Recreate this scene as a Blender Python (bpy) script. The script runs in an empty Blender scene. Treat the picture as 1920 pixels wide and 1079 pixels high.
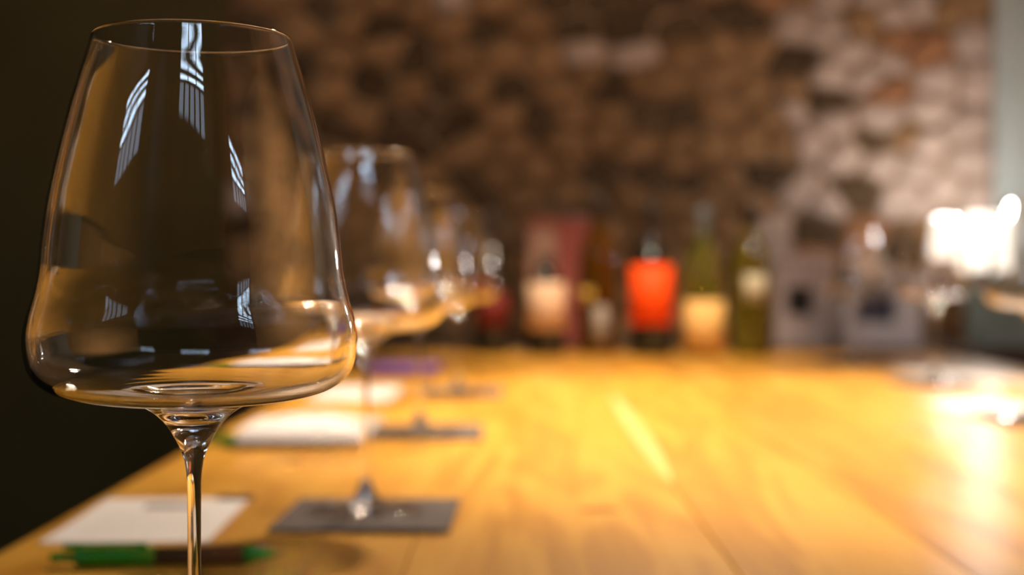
import bpy, bmesh, math, random
from mathutils import Vector, Matrix, noise

R = math.radians
scene = bpy.context.scene
COL = scene.collection
rng = random.Random(11)

# ------------------------------------------------------------------ camera
TT = 0.75                                  # table top height
CAMZ = TT + 0.17
cam_d = bpy.data.cameras.new('camera')
cam = bpy.data.objects.new('camera', cam_d); COL.objects.link(cam)
cam.location = (0, 0, CAMZ)
cam.rotation_euler = (R(90 - 0.665), 0, 0)
cam_d.sensor_width = 36.0
cam_d.lens = 36.0 * 2540 / 1920
cam_d.clip_start = 0.02
cam_d.dof.use_dof = True
cam_d.dof.focus_distance = 0.452
cam_d.dof.aperture_fstop = 5.4
cam_d.dof.aperture_blades = 0
scene.camera = cam

# ------------------------------------------------------------------ world, lights, exposure
w = bpy.data.worlds.new('world'); scene.world = w; w.use_nodes = True
w.node_tree.nodes['Background'].inputs[0].default_value = (1.0, 0.80, 0.58, 1)
w.node_tree.nodes['Background'].inputs[1].default_value = 0.012
vs = scene.view_settings
vs.view_transform = 'Standard'; vs.look = 'None'; vs.gamma = 1.0; vs.use_curve_mapping = False
vs.exposure = 0.2
cy = scene.cycles
cy.use_denoising = True
cy.max_bounces = 18; cy.transmission_bounces = 18; cy.glossy_bounces = 8; cy.diffuse_bounces = 4
cy.transparent_max_bounces = 16
cy.sample_clamp_indirect = 0.0
cy.blur_glossy = 0.0

WARM = (1.0, 0.78, 0.57)
def spot(loc, aim, power, size, blend=0.6, radius=0.08, col=WARM):
    d = bpy.data.lights.new('ceiling_or_fill_spot', 'SPOT')
    d.energy = power; d.color = col; d.spot_size = R(size); d.spot_blend = blend
    d.shadow_soft_size = radius
    o = bpy.data.objects.new('ceiling_or_fill_spot', d); COL.objects.link(o)
    o.location = loc
    o.rotation_euler = (Vector(aim) - Vector(loc)).to_track_quat('-Z', 'Y').to_euler()
    return o
spot((0.34, 2.44, TT + 1.60), (0.30, 1.60, TT), 180, 62)
spot((0.40, 1.35, TT + 1.60), (0.45, 1.50, TT), 190, 58)
spot((0.10, 2.05, TT + 1.60), (0.00, 1.75, TT), 45, 50)
spot((0.28, 1.90, TT + 1.50), (0.22, 2.78, TT + 0.08), 150, 34)  # added fill spot that brightens the row of bottles
spot((0.00, 1.10, TT + 2.60), (-0.05, 3.40, TT + 0.75), 62, 75, 1.0, col=(1.0, 0.70, 0.40))  # added dim warm fill for the stone wall
spot((2.6, 0.2, TT + 2.6), (5.4, 0.2, TT + 0.5), 1050, 140, 1.0)  # washes the right-hand plaster wall

# ------------------------------------------------------------------ helpers
def tag(o, label=None, cat=None, group=None, kind=None):
    if label: o['label'] = label
    if cat: o['category'] = cat
    if group: o['group'] = group
    if kind: o['kind'] = kind
    return o

def empty(name, loc, rz=0.0):
    o = bpy.data.objects.new(name, None); COL.objects.link(o)
    o.location = loc; o.rotation_euler = (0, 0, rz); o.empty_display_size = 0.05
    return o

def obj_from(name, mesh, m=None, parent=None, loc=None, rz=None):
    o = bpy.data.objects.new(name, mesh); COL.objects.link(o)
    if m is not None and not mesh.materials: mesh.materials.append(m)
    if parent is not None: o.parent = parent
    if loc is not None: o.location = loc
    if rz is not None: o.rotation_euler = (0, 0, rz)
    return o

def bm_mesh(name, bm, smooth=False, recalc=True):
    if recalc: bmesh.ops.recalc_face_normals(bm, faces=bm.faces)
    me = bpy.data.meshes.new(name); bm.to_mesh(me); bm.free()
    if smooth:
        for p in me.polygons: p.use_smooth = True
    return me

def add_box(bm, x0, x1, y0, y1, z0, z1, bev=0.0, seg=2):
    r = bmesh.ops.create_cube(bm, size=1)
    vs_ = r['verts']
    for v in vs_:
        v.co = Vector(((x0 + x1) / 2 + v.co.x * (x1 - x0), (y0 + y1) / 2 + v.co.y * (y1 - y0), (z0 + z1) / 2 + v.co.z * (z1 - z0)))
    if bev > 0:
        es = list({e for v in vs_ for e in v.link_edges})
        bmesh.ops.bevel(bm, geom=es, offset=bev, segments=seg, affect='EDGES', profile=0.5)

def box(name, x0, x1, y0, y1, z0, z1, m, parent=None, bev=0.0, seg=2, smooth=False):
    bm = bmesh.new(); add_box(bm, x0, x1, y0, y1, z0, z1, bev, seg)
    return obj_from(name, bm_mesh(name, bm, smooth), m, parent)

def crom(pts, n=5):
    out = []
    P = [pts[0]] + list(pts) + [pts[-1]]
    for i in range(1, len(P) - 2):
        p0, p1, p2, p3 = P[i - 1], P[i], P[i + 1], P[i + 2]
        # centripetal-ish: non uniform knots to avoid overshoot
        def kt(a, b): return max(1e-6, math.hypot(a[0] - b[0], a[1] - b[1]) ** 0.5)
        t0 = 0; t1 = t0 + (kt(p0, p1) if p0 != p1 else kt(p1, p2)); t2 = t1 + kt(p1, p2); t3 = t2 + (kt(p2, p3) if p2 != p3 else kt(p1, p2))
        for k in range(n):
            t = t1 + (t2 - t1) * k / n
            def L(a, b, ta, tb): return tuple((tb - t) / (tb - ta) * u + (t - ta) / (tb - ta) * v for u, v in zip(a, b))
            A1 = L(p0, p1, t0, t1); A2 = L(p1, p2, t1, t2); A3 = L(p2, p3, t2, t3)
            B1 = L(A1, A2, t0, t2); B2 = L(A2, A3, t1, t3)
            out.append(L(B1, B2, t1, t2))
    out.append(tuple(pts[-1]))
    return out

def lathe(name, prof, seg=64, a0=0.0, a1=2 * math.pi, smooth=True, flip=False):
    """revolve (r, z) points; r == 0 collapses to a pole"""
    full = abs(a1 - a0 - 2 * math.pi) < 1e-6
    ns = seg if full else seg + 1
    verts = []; rows = []
    for r, z in prof:
        if r < 1e-7:
            rows.append([len(verts)]); verts.append((0, 0, z))
        else:
            row = []
            for s in range(ns):
                a = a0 + (a1 - a0) * s / seg
                row.append(len(verts)); verts.append((r * math.cos(a), r * math.sin(a), z))
            rows.append(row)
    faces = []
    for i in range(len(rows) - 1):
        A, B = rows[i], rows[i + 1]
        for s in range(seg):
            t = (s + 1) % ns if full else s + 1
            if len(A) == 1 and len(B) == 1: continue
            if len(A) == 1: f = (A[0], B[t], B[s])
            elif len(B) == 1: f = (A[s], A[t], B[0])
            else: f = (A[s], A[t], B[t], B[s])
            faces.append(f[::-1] if flip else f)
    me = bpy.data.meshes.new(name); me.from_pydata(verts, [], faces); me.update()
    if smooth:
        for p in me.polygons: p.use_smooth = True
    return me

def copy_thing(root, loc, rz=0.0):
    r = root.copy(); COL.objects.link(r); r.location = loc; r.rotation_euler = (0, 0, rz)
    for ch in list(root.children):
        c = ch.copy(); COL.objects.link(c); c.parent = r
        for g in list(ch.children):
            d = g.copy(); COL.objects.link(d); d.parent = c
    return r

# ------------------------------------------------------------------ materials
def mat(name, col, rough=0.6, metal=0.0, spec=0.5, trans=0.0, ior=1.5, emit=None, es=0.0, coat=0.0, coat_r=0.1):
    m = bpy.data.materials.new(name); m.use_nodes = True
    b = m.node_tree.nodes['Principled BSDF']
    b.inputs['Base Color'].default_value = (*col, 1)
    b.inputs['Roughness'].default_value = rough
    b.inputs['Metallic'].default_value = metal
    b.inputs['Specular IOR Level'].default_value = spec
    b.inputs['Transmission Weight'].default_value = trans
    b.inputs['IOR'].default_value = ior
    b.inputs['Coat Weight'].default_value = coat
    b.inputs['Coat Roughness'].default_value = coat_r
    if emit:
        b.inputs['Emission Color'].default_value = (*emit, 1); b.inputs['Emission Strength'].default_value = es
    return m

def N(m, t, **kw):
    n = m.node_tree.nodes.new(t)
    for k, v in kw.items(): setattr(n, k, v)
    return n
def L(m, a, b): m.node_tree.links.new(a, b)
def ramp(m, stops):
    r = N(m, 'ShaderNodeValToRGB'); e = r.color_ramp.elements
    while len(e) < len(stops): e.new(0.5)
    for i, (p, c) in enumerate(stops): e[i].position = p; e[i].color = (*c, 1)
    return r
def bsdf(m): return m.node_tree.nodes['Principled BSDF']

def mottled(name, c1, c2, scale=8, rough=0.8, bump=0.0, bscale=None, detail=5, spec=0.3, objrand=0.0, stretch=(1, 1, 1)):
    m = mat(name, c1, rough, spec=spec)
    tc = N(m, 'ShaderNodeTexCoord'); mp = N(m, 'ShaderNodeMapping'); mp.inputs['Scale'].default_value = stretch
    L(m, tc.outputs['Object'], mp.inputs['Vector'])
    n = N(m, 'ShaderNodeTexNoise'); n.inputs['Scale'].default_value = scale; n.inputs['Detail'].default_value = detail
    L(m, mp.outputs['Vector'], n.inputs['Vector'])
    r = ramp(m, [(0.32, c1), (0.68, c2)]); L(m, n.outputs['Fac'], r.inputs['Fac'])
    out = r.outputs['Color']
    if objrand:
        oi = N(m, 'ShaderNodeObjectInfo'); hs = N(m, 'ShaderNodeHueSaturation')
        mr = N(m, 'ShaderNodeMapRange'); mr.inputs['To Min'].default_value = 1 - objrand; mr.inputs['To Max'].default_value = 1 + objrand
        L(m, oi.outputs['Random'], mr.inputs['Value']); L(m, mr.outputs['Result'], hs.inputs['Value']); L(m, out, hs.inputs['Color'])
        out = hs.outputs['Color']
    L(m, out, bsdf(m).inputs['Base Color'])
    if bump:
        n2 = N(m, 'ShaderNodeTexNoise'); n2.inputs['Scale'].default_value = bscale or scale * 4; n2.inputs['Detail'].default_value = 6
        L(m, mp.outputs['Vector'], n2.inputs['Vector'])
        b = N(m, 'ShaderNodeBump'); b.inputs['Strength'].default_value = bump; b.inputs['Distance'].default_value = 0.01
        L(m, n2.outputs['Fac'], b.inputs['Height']); L(m, b.outputs['Normal'], bsdf(m).inputs['Normal'])
    return m

def oak_material():
    m = mat('varnished_oak', (0.6, 0.3, 0.06), 0.32, spec=0.5)
    m.node_tree.nodes['Principled BSDF'].inputs['IOR'].default_value = 1.45
    tc = N(m, 'ShaderNodeTexCoord'); oi = N(m, 'ShaderNodeObjectInfo')
    off = N(m, 'ShaderNodeVectorMath', operation='SCALE'); off.inputs['Scale'].default_value = 37.0
    cmb = N(m, 'ShaderNodeCombineXYZ'); L(m, oi.outputs['Random'], cmb.inputs['X']); L(m, oi.outputs['Random'], cmb.inputs['Y'])
    L(m, cmb.outputs['Vector'], off.inputs[0])
    add = N(m, 'ShaderNodeVectorMath', operation='ADD'); L(m, tc.outputs['Object'], add.inputs[0]); L(m, off.outputs['Vector'], add.inputs[1])
    mp = N(m, 'ShaderNodeMapping'); mp.inputs['Scale'].default_value = (9.0, 1.1, 9.0); L(m, add.outputs['Vector'], mp.inputs['Vector'])
    n1 = N(m, 'ShaderNodeTexNoise'); n1.inputs['Scale'].default_value = 1.6; n1.inputs['Detail'].default_value = 3; n1.inputs['Distortion'].default_value = 0.8
    L(m, mp.outputs['Vector'], n1.inputs['Vector'])
    # growth rings: contour lines of the large noise
    mul = N(m, 'ShaderNodeMath', operation='MULTIPLY'); mul.inputs[1].default_value = 26.0; L(m, n1.outputs['Fac'], mul.inputs[0])
    sn = N(m, 'ShaderNodeMath', operation='SINE'); L(m, mul.outputs[0], sn.inputs[0])
    mr = N(m, 'ShaderNodeMapRange'); mr.inputs['From Min'].default_value = -1; L(m, sn.outputs[0], mr.inputs['Value'])
    mp2 = N(m, 'ShaderNodeMapping'); mp2.inputs['Scale'].default_value = (150, 4, 150); L(m, add.outputs['Vector'], mp2.inputs['Vector'])
    n2 = N(m, 'ShaderNodeTexNoise'); n2.inputs['Scale'].default_value = 1.0; n2.inputs['Detail'].default_value = 4; L(m, mp2.outputs['Vector'], n2.inputs['Vector'])
    mix = N(m, 'ShaderNodeMix', data_type='FLOAT'); mix.inputs[0].default_value = 0.55
    L(m, mr.outputs['Result'], mix.inputs[2]); L(m, n2.outputs['Fac'], mix.inputs[3])
    r = ramp(m, [(0.12, (0.44, 0.195, 0.020)), (0.5, (0.57, 0.280, 0.034)), (0.85, (0.65, 0.345, 0.050))])
    L(m, mix.outputs[0], r.inputs['Fac'])
    hs = N(m, 'ShaderNodeHueSaturation')
    mr2 = N(m, 'ShaderNodeMapRange'); mr2.inputs['To Min'].default_value = 0.86; mr2.inputs['To Max'].default_value = 1.14
    L(m, oi.outputs['Random'], mr2.inputs['Value']); L(m, mr2.outputs['Result'], hs.inputs['Value'])
    L(m, r.outputs['Color'], hs.inputs['Color']); L(m, hs.outputs['Color'], bsdf(m).inputs['Base Color'])
    b = N(m, 'ShaderNodeBump'); b.inputs['Strength'].default_value = 0.12; b.inputs['Distance'].default_value = 0.002
    L(m, n2.outputs['Fac'], b.inputs['Height']); L(m, b.outputs['Normal'], bsdf(m).inputs['Normal'])
    return m

def paper_material(name, base, ink, y_head, lines=True):
    """white paper with a blurred heading and faint rows of print (object space, metres)"""
    m = mat(name, base, 0.75, spec=0.25)
    tc = N(m, 'ShaderNodeTexCoord'); sp = N(m, 'ShaderNodeSeparateXYZ'); L(m, tc.outputs['Object'], sp.inputs[0])
    def mth(op, a, b=None):
        n = N(m, 'ShaderNodeMath', operation=op)
        for i, v in enumerate((a, b)):
            if v is None: continue
            if isinstance(v, (int, float)): n.inputs[i].default_value = v
            else: L(m, v, n.inputs[i])
        return n.outputs[0]
    def band(s, c, h): return mth('LESS_THAN', mth('ABSOLUTE', mth('SUBTRACT', s, c)), h)
    nz = N(m, 'ShaderNodeTexNoise'); nz.inputs['Scale'].default_value = 1; nz.inputs['Detail'].default_value = 2
    mp = N(m, 'ShaderNodeMapping'); mp.inputs['Scale'].default_value = (420, 60, 1); L(m, tc.outputs['Object'], mp.inputs['Vector']); L(m, mp.outputs['Vector'], nz.inputs['Vector'])
    word = mth('GREATER_THAN', nz.outputs['Fac'], 0.46)
    head = mth('MULTIPLY', mth('MULTIPLY', band(sp.outputs['X'], 0.0, 0.017), band(sp.outputs['Y'], y_head, 0.008)), mth('GREATER_THAN', nz.outputs['Fac'], 0.36))
    tot = head
    if lines:
        rows = mth('GREATER_THAN', mth('SINE', mth('MULTIPLY', sp.outputs['Y'], 820.0)), 0.55)
        body = mth('MULTIPLY', mth('MULTIPLY', mth('MULTIPLY', rows, band(sp.outputs['X'], 0, 0.038)), band(sp.outputs['Y'], y_head - 0.060, 0.040)), word)
        tot = mth('ADD', head, mth('MULTIPLY', body, 0.28))
    mx = N(m, 'ShaderNodeMix', data_type='RGBA'); L(m, tot, mx.inputs[0])
    mx.inputs[6].default_value = (*base, 1); mx.inputs[7].default_value = (*ink, 1)
    L(m, mx.outputs[2], bsdf(m).inputs['Base Color'])
    return m

M = {}
M['oak'] = oak_material()
M['sapwood'] = mottled('pale_sapwood', (0.78, 0.48, 0.14), (0.85, 0.56, 0.20), 6, 0.32, spec=0.5, stretch=(20, 1, 1))
M['knot'] = mottled('dark_knot', (0.20, 0.08, 0.02), (0.34, 0.14, 0.03), 90, 0.8, spec=0.1)
M['crystal'] = mat('crystal', (1, 1, 1), 0.0, trans=1.0, ior=1.51)
M['foot_glass'] = m_ = bpy.data.materials.new('thin_crystal'); m_.use_nodes = True   # thin pane: reflects by angle, lets light straight through
_o = m_.node_tree.nodes['Material Output']; m_.node_tree.nodes.remove(bsdf(m_))
_lw = N(m_, 'ShaderNodeLayerWeight'); _lw.inputs['Blend'].default_value = 0.5
_pw = N(m_, 'ShaderNodeMath', operation='POWER'); L(m_, _lw.outputs['Facing'], _pw.inputs[0]); _pw.inputs[1].default_value = 4.0
_mr = N(m_, 'ShaderNodeMapRange'); L(m_, _pw.outputs[0], _mr.inputs['Value']); _mr.inputs['To Min'].default_value = 0.04; _mr.inputs['To Max'].default_value = 0.8
_t = N(m_, 'ShaderNodeBsdfTransparent'); _g = N(m_, 'ShaderNodeBsdfGlossy'); _g.inputs['Roughness'].default_value = 0.0
_mx = N(m_, 'ShaderNodeMixShader'); L(m_, _mr.outputs['Result'], _mx.inputs['Fac']); L(m_, _t.outputs[0], _mx.inputs[1]); L(m_, _g.outputs[0], _mx.inputs[2]); L(m_, _mx.outputs[0], _o.inputs['Surface'])
M['napkin'] = mottled('charcoal_felt', (0.095, 0.078, 0.072), (0.14, 0.118, 0.11), 120, 0.75, bump=0.35, bscale=500, spec=0.2)
M['paper'] = paper_material('printed_paper', (0.80, 0.77, 0.75), (0.10, 0.09, 0.09), 0.048)
M['paper_plain'] = mottled('plain_paper', (0.62, 0.61, 0.62), (0.66, 0.65, 0.65), 30, 0.75)
M['green'] = mottled('green_plastic', (0.022, 0.27, 0.007), (0.030, 0.33, 0.010), 60, 0.3, spec=0.5)
M['kraft'] = mottled('kraft_card', (0.13, 0.060, 0.020), (0.17, 0.08, 0.028), 160, 0.7)
M['steel'] = mat('steel', (0.7, 0.7, 0.7), 0.25, metal=1)
M['ink'] = mottled('black_paper', (0.02, 0.018, 0.016), (0.035, 0.03, 0.028), 90, 0.6)
M['purple'] = mottled('purple_card', (0.20, 0.10, 0.36), (0.26, 0.14, 0.44), 60, 0.55)
M['brown_card'] = mottled('brown_card', (0.30, 0.12, 0.05), (0.36, 0.15, 0.06), 60, 0.5)
M['mortar'] = mottled('lime_mortar', (0.23, 0.142, 0.075), (0.36, 0.25, 0.16), 14, 0.95, bump=0.9, bscale=30, spec=0.1)
STONES = {
    'pale':  mottled('pale_limestone', (0.36, 0.27, 0.21), (0.50, 0.40, 0.34), 12, 0.95, bump=0.6, bscale=50, spec=0.1, objrand=0.12),
    'brown': mottled('brown_fieldstone', (0.18, 0.100, 0.045), (0.29, 0.175, 0.088), 14, 0.95, bump=0.6, bscale=50, spec=0.1, objrand=0.2),
    'dark':  mottled('dark_stone_and_hole', (0.05, 0.032, 0.018), (0.11, 0.072, 0.04), 14, 0.95, bump=0.6, bscale=50, spec=0.1, objrand=0.2),  # dark stones, and holes whose shade is put into the colour
    'brick': mottled('old_brick', (0.26, 0.12, 0.055), (0.34, 0.17, 0.085), 14, 0.95, bump=0.5, bscale=60, spec=0.1, objrand=0.12),
}
M['dark_paint'] = mottled('olive_black_paint', (0.055, 0.042, 0.013), (0.070, 0.054, 0.017), 3, 0.8, spec=0.2)
M['teal_plaster'] = mottled('grey_green_plaster', (0.36, 0.41, 0.39), (0.42, 0.47, 0.45), 5, 0.85, bump=0.2, bscale=60)
M['ochre_plaster'] = mottled('ochre_plaster', (0.55, 0.30, 0.11), (0.66, 0.38, 0.15), 3, 0.85, bump=0.3, bscale=30)
M['floor'] = mottled('dark_floor', (0.030, 0.020, 0.012), (0.05, 0.033, 0.02), 4, 0.6, stretch=(6, 1, 1))
M['ceiling'] = mottled('dark_ceiling', (0.03, 0.026, 0.02), (0.04, 0.034, 0.027), 3, 0.9)
M['dark_wood'] = mottled('dark_walnut', (0.040, 0.020, 0.010), (0.075, 0.038, 0.018), 5, 0.4, spec=0.5, stretch=(2, 12, 12))
M['window_frame'] = mottled('white_frame', (0.10, 0.10, 0.10), (0.13, 0.13, 0.13), 10, 0.5)

# ------------------------------------------------------------------ the room
X_STONE0, X_STONE1, Y_WALL = -0.71, 1.205, 3.40
XL, XR, YB, ZC = -6.2, 5.4, -3.3, 4.9
def struct(o, label=None): tag(o, label, kind='structure'); return o
struct(box('floor', XL - .1, XR + .1, YB - .1, Y_WALL + .3, -0.08, 0.0, M['floor']), 'dark wooden floor')
struct(box('ceiling', XL - .1, XR + .1, YB - .1, Y_WALL + .3, ZC, ZC + .08, M['ceiling']), 'dark painted ceiling')
struct(box('wall_left', XL - .1, XL, YB, Y_WALL + .3, 0, ZC, M['dark_paint']), 'dark painted side wall')
struct(box('wall_right', XR, XR + .1, YB, Y_WALL + .3, 0, ZC, M['ochre_plaster']), 'ochre plaster side wall')
struct(box('wall_dark', XL, X_STONE0, Y_WALL - .05, Y_WALL + .25, 0, ZC, M['dark_paint']), 'olive black painted wall left of the stone wall')
struct(box('wall_grey', X_STONE1, XR, Y_WALL - .02, Y_WALL + .25, 0, ZC, M['teal_plaster']), 'grey green plastered wall right of the stones')
ws = struct(box('wall_stone', X_STONE0, X_STONE1, Y_WALL, Y_WALL + .25, 0, ZC, M['mortar']), 'rough rubble stone wall behind the bottles')

# behind the camera: the end wall and three high daylit windows, seen as reflections in the glasses
struct(box('wall_front', XL, XR, YB - .12, YB, 0, ZC, M['dark_paint']), 'dark wall behind the camera')
M['daylight'] = mat('daylit_pane', (0.1, 0.1, 0.1), 0.2, emit=(0.60, 0.79, 1.0), es=14.0)
M['daylight_low'] = mat('pane_facing_buildings', (0.1, 0.1, 0.1), 0.2, emit=(0.62, 0.78, 1.0), es=1.6)
def window(i, origin, rz, w_, z0, z1, nb, lab):
    """frame standing proud of the wall, local x along the wall, local -y into the room"""
    H = z1 - z0; hx = w_ / 2
    rows = [(.50, .60), (.69, .77), (.87, .97)]                # three rows of narrow fanlight panes above the barred casement
    bm = bmesh.new()
    for x0, x1, a_, b_ in ((-hx, -hx + .06, 0, 1), (hx - .06, hx, 0, 1), (-hx + .06, hx - .06, 0, .03), (-hx + .06, hx - .06, .44, .50),
                           (-hx + .06, hx - .06, .60, .69), (-hx + .06, hx - .06, .77, .87), (-hx + .06, hx - .06, .97, 1)):
        add_box(bm, x0, x1, -.06, -.002, z0 + a_ * H, z0 + b_ * H)
    wr = struct(obj_from('window_%d' % i, bm_mesh('window', bm), M['window_frame'], None, origin, rz), lab)
    wd = (w_ - .12) / nb
    for k in range(nb):
        x0 = -hx + .06 + k * wd
        if k: box('glazing_bar', x0 - .05, x0 + .05, -.055, -.012, z0 + .03 * H, z0 + .44 * H, M['window_frame'], wr)
        box('pane', x0 + .05, x0 + wd - .05, -.03, -.02, z0 + .03 * H, z0 + .44 * H, M['daylight_low'], wr)
    for a_, b_ in rows:
        for k in range(3):
            wd3 = (w_ - .12) / 3; x0 = -hx + .06 + k * wd3
            if k: box('glazing_bar', x0 - .03, x0 + .03, -.055, -.012, z0 + a_ * H, z0 + b_ * H, M['window_frame'], wr)
            box('pane', x0 + .03, x0 + wd3 - .03, -.03, -.02, z0 + a_ * H, z0 + b_ * H, M['daylight'], wr)
window(1, (-3.95, YB, 0), R(180), 2.5, 3.35, 4.75, 5, 'high barred window behind the camera, left one')
window(2, (0.70, YB, 0), R(180), 1.9, 3.45, 4.75, 5, 'high barred window straight behind the camera')
window(3, (4.50, YB, 0), R(180), 1.7, 2.95, 4.25, 5, 'high barred window behind the camera, right one')

# ---- rubble stones: irregular cells, each stone its own mesh
def px2wall(px, py, Y=Y_WALL - .03):
    return ((px - 960) * Y / 2540, CAMZ + (510 - py) * Y / 2540)
# stones and dark holes whose tone the photograph shows: (pixel, kind)
SPOTS = [(p, 'dark') for p in ((710, 50), (1075, 52), (1050, 5), (825, 165), (1010, 225), (635, 250), (690, 155), (945, 165), (900, 55), (1225, 325),
                               (1290, 345), (1530, 430), (1370, 8), (1280, 55), (1545, 185), (1645, 265), (1610, 360), (860, 235), (745, 235), (560, 130), (520, 210),
                               (1480, 110), (1150, 165), (1170, 50), (480, 60), (560, 330), (700, 330), (880, 350), (1440, 330), (1500, 120), (1210, 215), (600, 20), (770, 110))]
SPOTS += [(p, 'brick') for p in ((1735, 95), (1690, 75), (1665, 165), (1612, 445))]
SPOTS += [(p, 'pale') for p in ((1750, 205), (1720, 315), (1660, 305), (1640, 145), (1595, 95), (1560, 60), (1845, 70), (1780, 360), (1830, 300), (1085, 100), (1190, 110), (1660, 225), (1810, 240),
                                (1590, 290), (1680, 25), (1500, 365), (1840, 150), (1770, 150), (1560, 235))]
def sites(x0, x1, z0, z1, cx, cz, first, seed):
    r_ = random.Random(seed); out = list(first)
    nz = int((z1 - z0) / cz); nx = int((x1 - x0) / cx)
    for j in range(nz):
        for i in range(nx):
            x = x0 + (i + .5 + (.5 if j % 2 else 0) + r_.uniform(-.38, .38)) * (x1 - x0) / nx
            z = z0 + (j + .5 + r_.uniform(-.36, .36)) * (z1 - z0) / nz
            if x > x1: continue
            if all(((x - p[0]) / cx) ** 2 + ((z - p[1]) / cz) ** 2 > .42 for p in first): out.append((x, z, None))
    return out
def cells(pts, x0, x1, z0, z1, asp=1.35):
    """Voronoi cells by clipping; z stretched so that cells lie wider than tall"""
    res = []
    for i, p in enumerate(pts):
        poly = [(x0, z0), (x1, z0), (x1, z1), (x0, z1)]
        near = sorted((q for k, q in enumerate(pts) if k != i), key=lambda q: (q[0] - p[0]) ** 2 + ((q[1] - p[1]) * asp) ** 2)[:22]
        for q in near:
            nx, nz = q[0] - p[0], (q[1] - p[1]) * asp * asp
            c = nx * (p[0] + q[0]) / 2 + nz * (p[1] + q[1]) / 2
            new = []
            for a_, b_ in zip(poly, poly[1:] + poly[:1]):
                da = nx * a_[0] + nz * a_[1] - c; db = nx * b_[0] + nz * b_[1] - c
                if da <= 0: new.append(a_)
                if da * db < 0:
                    t = da / (da - db); new.append((a_[0] + (b_[0] - a_[0]) * t, a_[1] + (b_[1] - a_[1]) * t))
            poly = new
            if not poly: break
        if len(poly) >= 3: res.append((p, poly))
    return res
def stone_bm(bm, poly, cx, cz, depth, shrink, r_, at=(0, 0, 0)):
    n = len(poly); rings = []
    for f, y in ((1.0, .02), (1.0, -depth * .55), (.80, -depth)):
        ring = []
        for x, z in poly:
            dx, dz = x - cx, z - cz; l = max(1e-5, math.hypot(dx, dz)); k = max(.25, (l - shrink) / l) * f * r_.uniform(.94, 1.04)
            ring.append(bm.verts.new((at[0] + dx * k, at[1] + y + r_.uniform(-.004, .004), at[2] + dz * k)))
        rings.append(ring)
    for A, B in zip(rings, rings[1:]):
        for i in range(n): bm.faces.new((A[i], A[(i + 1) % n], B[(i + 1) % n], B[i]))
    c = bm.verts.new((at[0], at[1] - depth * r_.uniform(1.0, 1.15), at[2]))
    for i in range(n): bm.faces.new((rings[-1][i], rings[-1][(i + 1) % n], c))
ZS0, ZS1 = 0.76, 1.72
pts = sites(X_STONE0, X_STONE1, ZS0, ZS1, .094, .072, [(*px2wall(*p), k) for p, k in SPOTS], 5)
n_st = 0
for p, poly in cells(pts, X_STONE0, X_STONE1, ZS0, ZS1):
    cx = sum(v[0] for v in poly) / len(poly); cz = sum(v[1] for v in poly) / len(poly)
    kind = p[2] or rng.choices(('brown', 'pale', 'dark', 'brick'), ((0.88, 0.03, 0.08, 0.01) if cx < .62 else (.35, .57, .04, .04)))[0]
    bm = bmesh.new()
    stone_bm(bm, poly, cx, cz, rng.uniform(.010, .020) if kind != 'dark' else .004, rng.uniform(.002, .006), rng)
    o = obj_from('stone', bm_mesh('stone', bm, True), STONES[kind], ws, (cx, Y_WALL, cz))
    n_st += 1
print('stones', n_st)
# rubble above and below the frame: joined
bm = bmesh.new()
for z0, z1, sd in ((1.72, 2.9, 8), (0.02, .76, 9)):
    for p, poly in cells(sites(X_STONE0, X_STONE1, z0, z1, .11, .085, [], sd), X_STONE0, X_STONE1, z0, z1):
        cx = sum(v[0] for v in poly) / len(poly); cz = sum(v[1] for v in poly) / len(poly)
        stone_bm(bm, poly, cx, cz, rng.uniform(.016, .034), .008, rng, (cx, Y_WALL, cz))
rb = obj_from('rubble', bm_mesh('rubble', bm, True), STONES['brown'], ws); rb['kind'] = 'stuff'

# ------------------------------------------------------------------ the table
TX0, TX1, TY0, TY1 = -0.31, 0.905, -0.45, 2.90
table = tag(empty('tasting_table', ((TX0 + TX1) / 2, 1.2, 0)), 'long varnished oak tasting table with lengthwise boards', 'table')
tinv = Vector(table.location)
def tpart(name, x0, x1, y0, y1, z0, z1, m, bev=0.0):
    return box(name, x0 - tinv.x, x1 - tinv.x, y0 - tinv.y, y1 - tinv.y, z0, z1, m, table, bev)
edges = [TX0, -0.185, -0.062, 0.128, 0.258, 0.385, 0.515, 0.640, 0.770, TX1]
planks = []
for a, b in zip(edges, edges[1:]):
    planks.append(tpart('plank', a + .0003, b - .0003, TY0, TY1, TT - .045, TT, M['oak'], .0009))
bm = bmesh.new(); ring = []
for t in [i / 16 for i in range(17)]: ring.append((.128 + .010 * t + .011 * math.sin(math.pi * t) ** .6, 1.08 + .80 * t))
for t in [i / 16 for i in range(15, 0, -1)]: ring.append((.128 + .010 * t - .008 * math.sin(math.pi * t) ** .6, 1.08 + .80 * t))
vt = [bm.verts.new((x - tinv.x, y - tinv.y, TT + .0002)) for x, y in ring]; vb = [bm.verts.new((v.co.x, v.co.y, TT - .002)) for v in vt]
bm.faces.new(vt); bm.faces.new(vb[::-1])
for i in range(len(vt)): bm.faces.new((vt[i], vb[i], vb[(i + 1) % len(vt)], vt[(i + 1) % len(vt)]))
obj_from('sapwood_streak', bm_mesh('sapwood_streak', bm), M['sapwood'], table)['label'] = 'pale sapwood streak along a board'
me = lathe('knot', [(0.0, .0003), (.8, .0003), (1.0, .0)], 20)
k_ = obj_from('knot', me, M['knot'], table, (0.063 - tinv.x, 0.965 - tinv.y, TT)); k_.scale = (.015, .010, 1)
for x in (TX0 + .06, TX1 - .14):
    for y in (TY0 + .1, TY1 - .18):
        tpart('leg', x, x + .08, y, y + .08, 0, TT - .12, M['dark_wood'], .003)
tpart('apron', TX0 + .05, TX1 - .05, TY0 + .08, TY1 - .08, TT - .12, TT - .045, M['dark_wood'])

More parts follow.
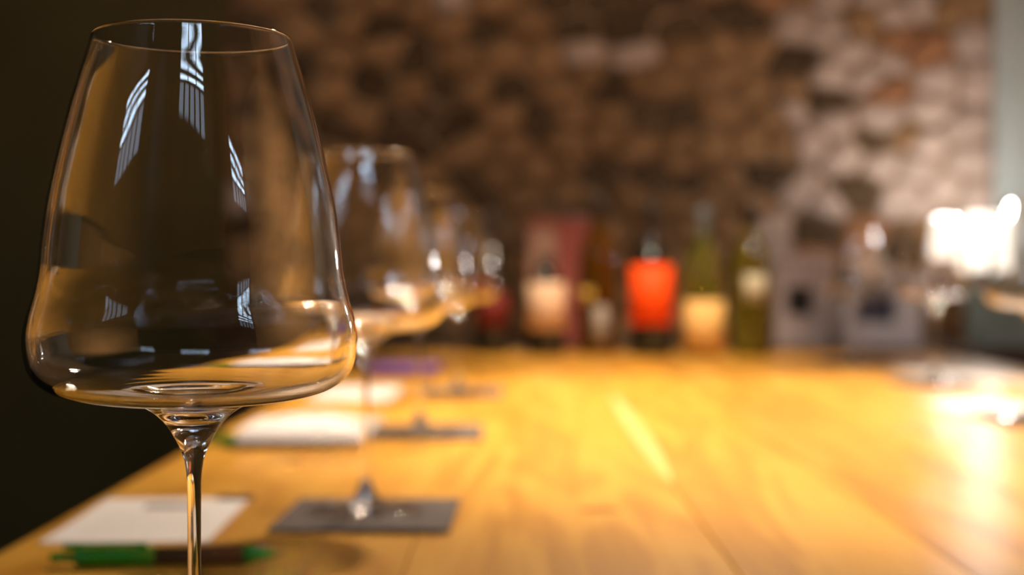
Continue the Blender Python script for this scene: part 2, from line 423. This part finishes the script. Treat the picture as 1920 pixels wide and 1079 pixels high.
# ledge behind the table, against the stone wall
side = tag(empty('back_ledge', (0.3, 3.16, 0)), 'dark walnut ledge below the stone wall behind the table', 'sideboard')
box('top', -1.0, 1.2, -.20, .175, TT - .035, TT, M['dark_wood'], side, .003)
box('body', -0.96, 1.16, -.17, .165, 0.06, TT - .035, M['dark_wood'], side)
for k in range(4):
    d_ = box('door', -0.94 + k * .525, -0.94 + k * .525 + .515, -.19, -.171, .10, TT - .06, M['dark_wood'], side, .003)
    box('handle', -0.94 + k * .525 + .24, -0.94 + k * .525 + .28, -.205, -.191, .40, .52, M['steel'], d_, .002)

# ------------------------------------------------------------------ wine glasses
S = 0.4635 / 2540
PX = [(68, 185), (115, 198), (185, 220), (256, 239), (322, 255), (390, 269), (455, 278), (515, 284), (556, 293), (600, 306), (634, 311),
      (662, 309), (688, 303), (709, 290), (726, 269), (738, 241), (747, 202), (752, 160), (756, 112), (769, 82), (788, 59), (809, 43.5), (831, 31), (849, 22.5), (864, 18), (890, 14.6), (933, 13.2), (1000, 12.6), (1079, 12.4)]
def conv(y, h): return (h * 1.016 * S * (0.9737 - 0.0081 * (h / 311) ** 2), 0.17 + (510 - y) * S)
outer = [conv(y, h) for y, h in PX]
outer[0] = (outer[0][0], 0.2500)
Z_BS = conv(864, 18)[1]                       # bowl meets stem
i_bs = 24
thick = lambda z: 0.0008 if z > .16 else 0.0008 + (0.16 - z) / 0.035 * 0.0010
bowl_out = crom(outer[:i_bs + 1], 5)          # rim -> stem joint
def offset_inner(pts, zmin):
    res = []
    for i, (r, z) in enumerate(pts):
        a = pts[max(i - 1, 0)]; b = pts[min(i + 1, len(pts) - 1)]
        dx, dz = b[0] - a[0], b[1] - a[1]; l = math.hypot(dx, dz)
        nx, nz = dz / l, -dx / l               # inward for a rim->base path
        t = thick(z); q = (r + nx * t, z + nz * t)
        if q[1] < zmin or r < .022: break
        res.append(q)
    return res
inner = offset_inner(bowl_out, .1240)
floor_in = crom([inner[-1], (.0165, .1262), (.0118, .1238), (.0068, .1215), (.0030, .1204), (0.0, .1201)], 5)
inner = inner[:-1] + floor_in
# closed profile: inner centre -> rim -> outer -> joint
ri, ro = inner[0], bowl_out[0]
rim = [((ri[0] * (1 - t) + ro[0] * t), .2500 + .00035 * math.sin(math.pi * t)) for t in (0.25, 0.5, 0.75)]
bowl_prof = inner[::-1] + rim + bowl_out
stem_pts = [outer[i_bs]] + outer[i_bs + 1:] + [(.00225, .050), (.0024, .036), (.0030, .026), (.0044, .0185), (.0072, .0120), (.0112, .0078)]
stem_prof = crom(stem_pts, 5) + [(.0112, .0012), (.0108, .0009), (.0, .0009)]
foot_prof = crom([(.0114, .0076), (.0180, .0050), (.0290, .0028), (.0405, .0015), (.0418, .0009), (.0410, .0002)], 5) + [(.036, .0), (.018, .0), (.0, .0)]
SEG = 96
def caustic(o):
    o.cycles.is_caustics_caster = True
def make_glass(name, x, y, rz):
    g = empty(name, (x, y, TT), rz)
    for nm, pr in (('bowl', bowl_prof), ('stem', stem_prof), ('foot', foot_prof)):
        caustic(obj_from(nm, lathe(nm, pr, SEG, flip=True), M['foot_glass' if nm == 'foot' else 'crystal'], g))
    return g
CT = 0.0024                                   # coaster thickness
g1 = make_glass('wine_glass', -597 * S, 0.4635, 0)
GROUP_G = 'crystal wine glasses on the tasting table'
tag(g1, 'largest and sharpest stemmed wine glass, empty, closest to the camera', 'wine glass', GROUP_G)
GL = [(-.1026, .948, 'empty wine glass on the charcoal coaster next to the green and brown pen'),
      (-.0960, 1.410, 'empty wine glass on the coaster beside the curled white papers, left row'),
      (-.0745, 1.850, 'farthest empty wine glass of the left row, by the purple booklet'),
      (.597, 1.545, 'empty wine glass cut by the right picture edge, nearest of the right row'),
      (.640, 2.050, 'empty wine glass in the right row in front of the lit lamps'),
      (.643, 2.545, 'farthest empty wine glass of the right row, before the framed picture')]
for x, y, lab in GL:
    c = copy_thing(g1, (x, y, TT + CT + .0004), rng.uniform(0, 6)); c['label'] = lab
    for ch in c.children: caustic(ch)
g1.location.z = TT + CT + .0004
g1.location.z = TT                              # the front glass stands on bare wood below the frame

# ------------------------------------------------------------------ coasters
def sheet_mesh(name, wx, wy, t, hfun, nx=14, ny=14):
    bm = bmesh.new()
    top = [[bm.verts.new((wx * (i / nx - .5), wy * (j / ny - .5), t + hfun(i / nx * 2 - 1, j / ny * 2 - 1))) for i in range(nx + 1)] for j in range(ny + 1)]
    bot = [[bm.verts.new((v.co.x, v.co.y, v.co.z - t)) for v in row] for row in top]
    for j in range(ny):
        for i in range(nx):
            bm.faces.new((top[j][i], top[j][i + 1], top[j + 1][i + 1], top[j + 1][i]))
            bm.faces.new((bot[j][i], bot[j + 1][i], bot[j + 1][i + 1], bot[j][i + 1]))
    for i in range(nx):
        bm.faces.new((top[0][i], bot[0][i], bot[0][i + 1], top[0][i + 1]))
        bm.faces.new((top[ny][i], top[ny][i + 1], bot[ny][i + 1], bot[ny][i]))
    for j in range(ny):
        bm.faces.new((top[j][0], top[j + 1][0], bot[j + 1][0], bot[j][0]))
        bm.faces.new((top[j][nx], bot[j][nx], bot[j + 1][nx], top[j + 1][nx]))
    return bm_mesh(name, bm)
co_mesh = sheet_mesh('coaster', .118, .125, CT, lambda u, v: .0022 * max(0, -v - .55) ** 1.2 * (1 + .4 * math.sin(3 * u + 1)) + .0003 * max(0, abs(u) - .7) )
co_mesh.materials.append(M['napkin'])
for x, y, rz, lab in ((-.0985, .938, R(-1.2), 'charcoal felt coaster nearest the camera, beside the pen'),
                      (-.0900, 1.420, R(1.5), 'charcoal coaster under the second-nearest left glass, by curled papers'),
                      (-.0720, 1.890, R(1), 'charcoal coaster at the purple booklet, farthest in the left row'),
                      (.600, 1.545, R(2), 'charcoal coaster at the right picture edge'),
                      (.640, 2.055, R(-2), 'charcoal coaster in front of the lit lamps on the right'),
                      (.645, 2.550, R(1), 'farthest charcoal coaster on the right, before the framed picture')):
    o = obj_from('coaster', co_mesh, None, None, (x, y, TT + .0001), rz)
    tag(o, lab, 'coaster', 'charcoal coasters under the glasses')

# ------------------------------------------------------------------ papers
def paper(name, x, y, wx, wy, rz, lab, m, h=lambda u, v: 0.0, t=.0006, cat='paper', z=0.0):
    o = obj_from(name, sheet_mesh(name, wx, wy, t, h), m, None, (x, y, TT + .0002 + z), rz)
    return tag(o, lab, cat)
p1 = paper('tasting_sheet', -.2455, .925, .105, .158, R(1.5), 'white printed tasting sheet lying behind the green and brown pen', M['paper'], lambda u, v: .0012 * max(0, v - .3))
box('dark_tab', .030, .056, .0715, .0825, .0022, .0030, M['ink'], p1)['label'] = 'small dark tab at the sheet corner'
paper('curled_sheet', -.200, 1.353, .128, .126, 0.0, 'curled stack of white sheets beside the second left glass', M['paper_plain'],
      lambda u, v: (.0060 + .0084 * min(1, max(0, (v + 1) / .142))) + .005 * max(0, 1 - (u + .1) ** 2 * 2.2) * (0.5 + .5 * v), t=.003)
paper('white_sheet', -.215, 1.88, .112, .20, R(-1), 'flat white sheet in front of the purple booklet', M['paper_plain'], lambda u, v: .001 * (v + 1))
paper('white_sheet', .60, 1.70, .13, .13, R(2), 'bright white sheet between the two nearer right coasters', M['paper_plain'])
paper('white_sheet', .735, 2.22, .15, .24, R(8), 'long white sheet at the right table edge, below the lit lamps', M['paper_plain'], lambda u, v: .001 * (v + 1))
paper('white_sheet', .80, 1.93, .12, .14, R(-6), 'small white sheet at the right table edge, cut by the picture edge', M['paper_plain'])

bk = tag(empty('booklet', (-.176, 2.24, TT), R(-2)), 'purple booklet lying on the table left of the bottles', 'booklet')
box('cover', -.055, .055, -.085, .085, .0065, .015, M['purple'], bk, .0015)
box('pages', -.053, .053, -.083, .083, .0005, .0065, M['brown_card'], bk)

# ------------------------------------------------------------------ pens
def make_pen(x, y, rz, lab, group):
    p = empty('ballpoint_pen', (x, y, TT), rz)
    r0 = .0054
    def along(name, prof, m, parent=p, seg=20):
        me = lathe(name, prof, seg)
        me.transform(Matrix.Translation((0, 0, r0 + .0003)) @ Matrix.Rotation(R(90), 4, 'Y'))
        return obj_from(name, me, m, parent)
    along('barrel', [(0, -.006), (r0 * .96, -.006), (r0 * .96, .0445), (0, .0445)], M['kraft'])
    along('upper_sleeve', [(0, -.052), (.0040, -.052), (r0, -.050), (r0, -.006), (0, -.006)], M['green'])
    along('push_button', [(0, -.0655), (.0022, -.0655), (.0026, -.064), (.0026, -.052), (0, -.052)], M['green'])
    along('tip_cone', [(0, .0445), (r0, .0445), (r0 * .95, .050), (.0016, .0625), (0, .0625)], M['green'])
    along('point', [(0, .0625), (.0011, .0625), (.0005, .0665), (0, .0667)], M['steel'])
    bm = bmesh.new()
    add_box(bm, -.058, -.048, -.002, .002, r0 * 2 - .001, r0 * 2 + .0024, .0006)
    add_box(bm, -.050, -.012, -.0018, .0018, r0 * 2 + .0010, r0 * 2 + .0024, .0006)
    add_box(bm, -.016, -.011, -.0018, .0018, r0 * 2 - .0006, r0 * 2 + .0024, .0006)
    obj_from('clip', bm_mesh('clip', bm), M['green'], p)
    return tag(p, lab, 'pen', group)
pen1 = make_pen(-.2000, .782, R(4.5), 'ballpoint pen with green ends and brown kraft barrel in front of the printed sheet', 'pens on the table')
pen2 = copy_thing(pen1, (-.2300, 1.3085, TT), R(0)); pen2['label'] = 'green-ended pen tucked under the front edge of the curled white sheets'

# ------------------------------------------------------------------ bottles
M['dark_glass'] = mat('dark_bottle_glass', (0.010, 0.009, 0.006), 0.06, spec=0.6)
M['amber_glass'] = mat('amber_bottle_glass', (0.26, 0.12, 0.014), 0.03, trans=0.85, ior=1.33)
M['olive_glass'] = mat('olive_bottle_glass', (0.40, 0.34, 0.03), 0.03, trans=0.9, ior=1.33)
M['white_wine_glass'] = mat('yellow_green_bottle_glass', (0.50, 0.47, 0.08), 0.03, trans=0.9, ior=1.33)
M['black_foil'] = mat('black_foil', (0.012, 0.010, 0.010), 0.35, spec=0.5)
M['grey_foil'] = mat('grey_foil', (0.10, 0.12, 0.13), 0.5, metal=0.0)
def label_mat(name, c1, c2): return mottled(name, c1, c2, 50, 0.6)
M['tan_label'] = label_mat('tan_label', (0.62, 0.40, 0.24), (0.66, 0.44, 0.28))
M['orange_label'] = label_mat('orange_label', (0.96, 0.075, 0.001), (1.0, 0.085, 0.001))
M['cream_label'] = label_mat('cream_label', (0.74, 0.44, 0.13), (0.78, 0.48, 0.16))
M['red_label'] = label_mat('red_label', (0.12, 0.008, 0.004), (0.15, 0.012, 0.006))
M['grey_label'] = label_mat('grey_label', (0.26, 0.22, 0.17), (0.30, 0.25, 0.20))
M['gold_label'] = label_mat('gold_label', (0.45, 0.28, 0.04), (0.50, 0.32, 0.06))
M['pale_label'] = label_mat('pale_label', (0.42, 0.38, 0.26), (0.48, 0.43, 0.3))
BOT = {}
def bottle(x, y, h, r, shoulder, glass, foil, foil_h, labels, lab, rn=.0135, round_sh=False):
    b = empty('wine_bottle', (x, y, TT), 0)
    if round_sh: sh = [(r, shoulder), (r * .93, shoulder + (h - shoulder) * .16), (r * .66, shoulder + (h - shoulder) * .38), (rn * 1.25, shoulder + (h - shoulder) * .60), (rn, shoulder + (h - shoulder) * .72)]
    else: sh = [(r, shoulder), (r * .96, shoulder + .014), (r * .72, shoulder + .030), (rn * 1.3, shoulder + .046), (rn, shoulder + .062)]
    prof = [(0, .012), (r * .6, .004), (r * .85, .0002), (r * .97, .002), (r, .008)] + crom([(r, .012), (r, shoulder * .6)] + sh + [(rn, h - .012)], 4)
    prof += [(rn * 1.12, h - .011), (rn * 1.12, h - .003), (rn * .95, h), (0, h)]
    obj_from('body', lathe('body', prof, 40), M[glass], b)
    f0 = h - foil_h
    obj_from('capsule', lathe('capsule', [(rn * 1.06, f0), (rn * 1.10, f0 + .001), (rn * 1.12, h - .014), (rn * 1.26, h - .011), (rn * 1.26, h - .001), (rn * 1.1, h + .0012), (0, h + .0014)], 32), M[foil], b)
    for z0, z1, deg, ang, m in labels:
        a = R(-90 + ang); hw = R(deg / 2); rr = r + .0006
        o = obj_from('label', lathe('label', [(r + .0001, z0), (rr, z0), (rr, z1), (r + .0001, z1)], 28, a - hw, a + hw), M[m], b)
    return tag(b, lab, 'bottle', 'wine bottles lined up at the far end of the table')
def bx(px, Y): return (px - 960) * Y / 2540
YB_ = 2.76
bottle(bx(922, 2.80), 2.80, .285, .036, .175, 'dark_glass', 'black_foil', .05, [(.055, .125, 150, 10, 'red_label')], 'dark bottle with a red label, half hidden behind the left glasses')
bottle(bx(1024, YB_), YB_, .202, .0385, .128, 'dark_glass', 'black_foil', .035, [(.052, .152 - .004, 165, 0, 'tan_label')], 'short dark bottle with a plain tan label', rn=.013)
bottle(bx(1122, 2.82), 2.82, .325, .0410, .190, 'amber_glass', 'black_foil', .060, [(.020, .100, 40, 4, 'grey_label'), (.105, .135, 60, -48, 'gold_label')], 'tall amber bottle with black neck between tan and orange labels', round_sh=True)
bottle(bx(1221, YB_), YB_, .305, .0425, .188, 'dark_glass', 'black_foil', .060, [(.062, .184, 175, 0, 'orange_label')], 'dark bottle with a big bright orange label')
bottle(bx(1318, YB_), YB_, .300, .0425, .150, 'white_wine_glass', 'grey_foil', .092, [(.010, .112, 150, 8, 'cream_label')], 'yellow-green bottle with grey neck and cream label', round_sh=True)
bottle(bx(1408, 2.74), 2.74, .305, .0370, .190, 'olive_glass', 'black_foil', .045, [(.110, .165, 70, 6, 'pale_label')], 'olive glass bottle with black cap, rightmost of the row')

# ------------------------------------------------------------------ things on the ledge
M['red_card'] = mottled('faded_red_card', (0.19, 0.042, 0.03), (0.23, 0.055, 0.04), 20, 0.8)
M['pink_card'] = mottled('dusty_pink_print', (0.27, 0.15, 0.10), (0.33, 0.19, 0.13), 20, 0.8)
rc = tag(empty('wine_box', (bx(1045, 3.2), 3.2, TT)), 'faded red carton on the ledge behind the tan-labelled bottle', 'box')
box('carton', -.072, .072, -.05, .05, .0002, .292, M['red_card'], rc, .002)
box('printed_panel', -.068, -.005, -.0512, -.0502, .10, .27, M['pink_card'], rc)
box('lid', -.074, .074, -.052, .052, .283, .294, M['red_card'], rc, .002)

M['frame_pale'] = mottled('pale_pink_frame', (0.44, 0.36, 0.34), (0.52, 0.44, 0.42), 25, 0.6)
M['picture_dark'] = mottled('dark_picture', (0.015, 0.012, 0.010), (0.03, 0.025, 0.02), 40, 0.6)
fr = tag(empty('framed_picture', (bx(1505, 3.12), 3.12, TT)), 'pale framed small dark square picture standing on the ledge', 'picture frame')
bm = bmesh.new()
for x0, x1, z0, z1 in ((-.064, -.038, .001, .212), (.022, .064, .001, .212), (-.038, .022, .001, .070), (-.038, .022, .136, .212)):
    add_box(bm, x0, x1, -.010, .010, z0, z1, .0015)
obj_from('frame', bm_mesh('frame', bm), M['frame_pale'], fr)
box('picture', -.037, .021, -.002, .008, .071, .135, M['picture_dark'], fr)
box('stand', -.015, .015, .010, .060, .001, .008, M['frame_pale'], fr)

M['white_ceramic'] = mottled('lavender_white_acrylic', (0.70, 0.70, 0.76), (0.76, 0.76, 0.82), 12, 0.35, spec=0.5)
M['slate_card'] = mottled('slate_cards', (0.07, 0.07, 0.10), (0.11, 0.11, 0.15), 30, 0.6)
hd = tag(empty('card_holder', (bx(1648, 3.1), 3.1, TT)), 'white card holder with raised sides on the ledge beside the framed picture', 'card holder')
box('base', -.088, .088, -.035, .035, .0005, .055, M['white_ceramic'], hd, .004)
box('side', -.088, -.060, -.035, .035, .050, .115, M['white_ceramic'], hd, .004)
box('side', .028, .088, -.035, .035, .050, .135, M['white_ceramic'], hd, .004)
for k in range(3):
    box('card', -.058, .026, -.020 + k * .016, -.014 + k * .016, .055, .112 - .004 * k, M['slate_card'], hd)

M['teal_paint'] = mottled('grey_teal_paint', (0.22, 0.29, 0.27), (0.27, 0.34, 0.32), 15, 0.6)
tx = tag(empty('storage_box', (bx(1895, 3.12), 3.12, TT)), 'grey teal box on the ledge under the large lamp', 'box')
box('body', -.085, .085, -.06, .06, .0005, .105, M['teal_paint'], tx, .003)
box('lid', -.088, .088, -.063, .063, .105, .128, M['teal_paint'], tx, .003)

def table_lamp(x, y, z0, shade_r0, shade_r1, zs0, zs1, power, es, lab, square=False):
    t = empty('table_lamp', (x, y, z0))
    obj_from('base', lathe('base', [(0, .0003), (.030, .0003), (.032, .003), (.030, .007), (.012, .010), (0, .011)], 28), M['black_foil'], t)
    obj_from('stem', lathe('stem', [(0, .009), (.0045, .009), (.0045, zs1 - .03), (0, zs1 - .03)], 16), M['black_foil'], t)
    ms = mat('lit_linen_shade', (0.8, 0.76, 0.7), 0.9, emit=(1.0, 0.90, 0.76), es=es)
    obj_from('shade', lathe('shade', [(shade_r0, zs0), (shade_r1, zs1), (shade_r1 - .0015, zs1), (shade_r0 - .0015, zs0), (shade_r0, zs0)], 36), ms, t)
    mb = mat('bulb', (1, 1, 1), 0.5, emit=(1.0, 0.9, 0.78), es=12)
    zc = (zs0 + zs1) / 2
    obj_from('bulb', lathe('bulb', [(0, zc - .03), (.008, zc - .025), (.015, zc), (.010, zc + .015), (0, zc + .02)], 20), mb, t)
    d = bpy.data.lights.new('lamp_light', 'POINT'); d.energy = power; d.color = (1.0, 0.92, 0.87); d.shadow_soft_size = .022
    lo = bpy.data.objects.new('lamp_light', d); COL.objects.link(lo); lo.parent = t; lo.location = (0, 0, zs1 + .012)
    return tag(t, lab, 'lamp', 'lit table lamps on the ledge')
table_lamp(bx(1772, 3.06), 3.06, TT, .033, .030, .200, .290, 1.0, 1.3, 'smaller lit table lamp with white shade, left of the pair')
table_lamp(bx(1847, 3.12), 3.12, TT + .128, .045, .040, .045, .175, 2.7, 1.35, 'larger lit table lamp with white shade on the teal box')
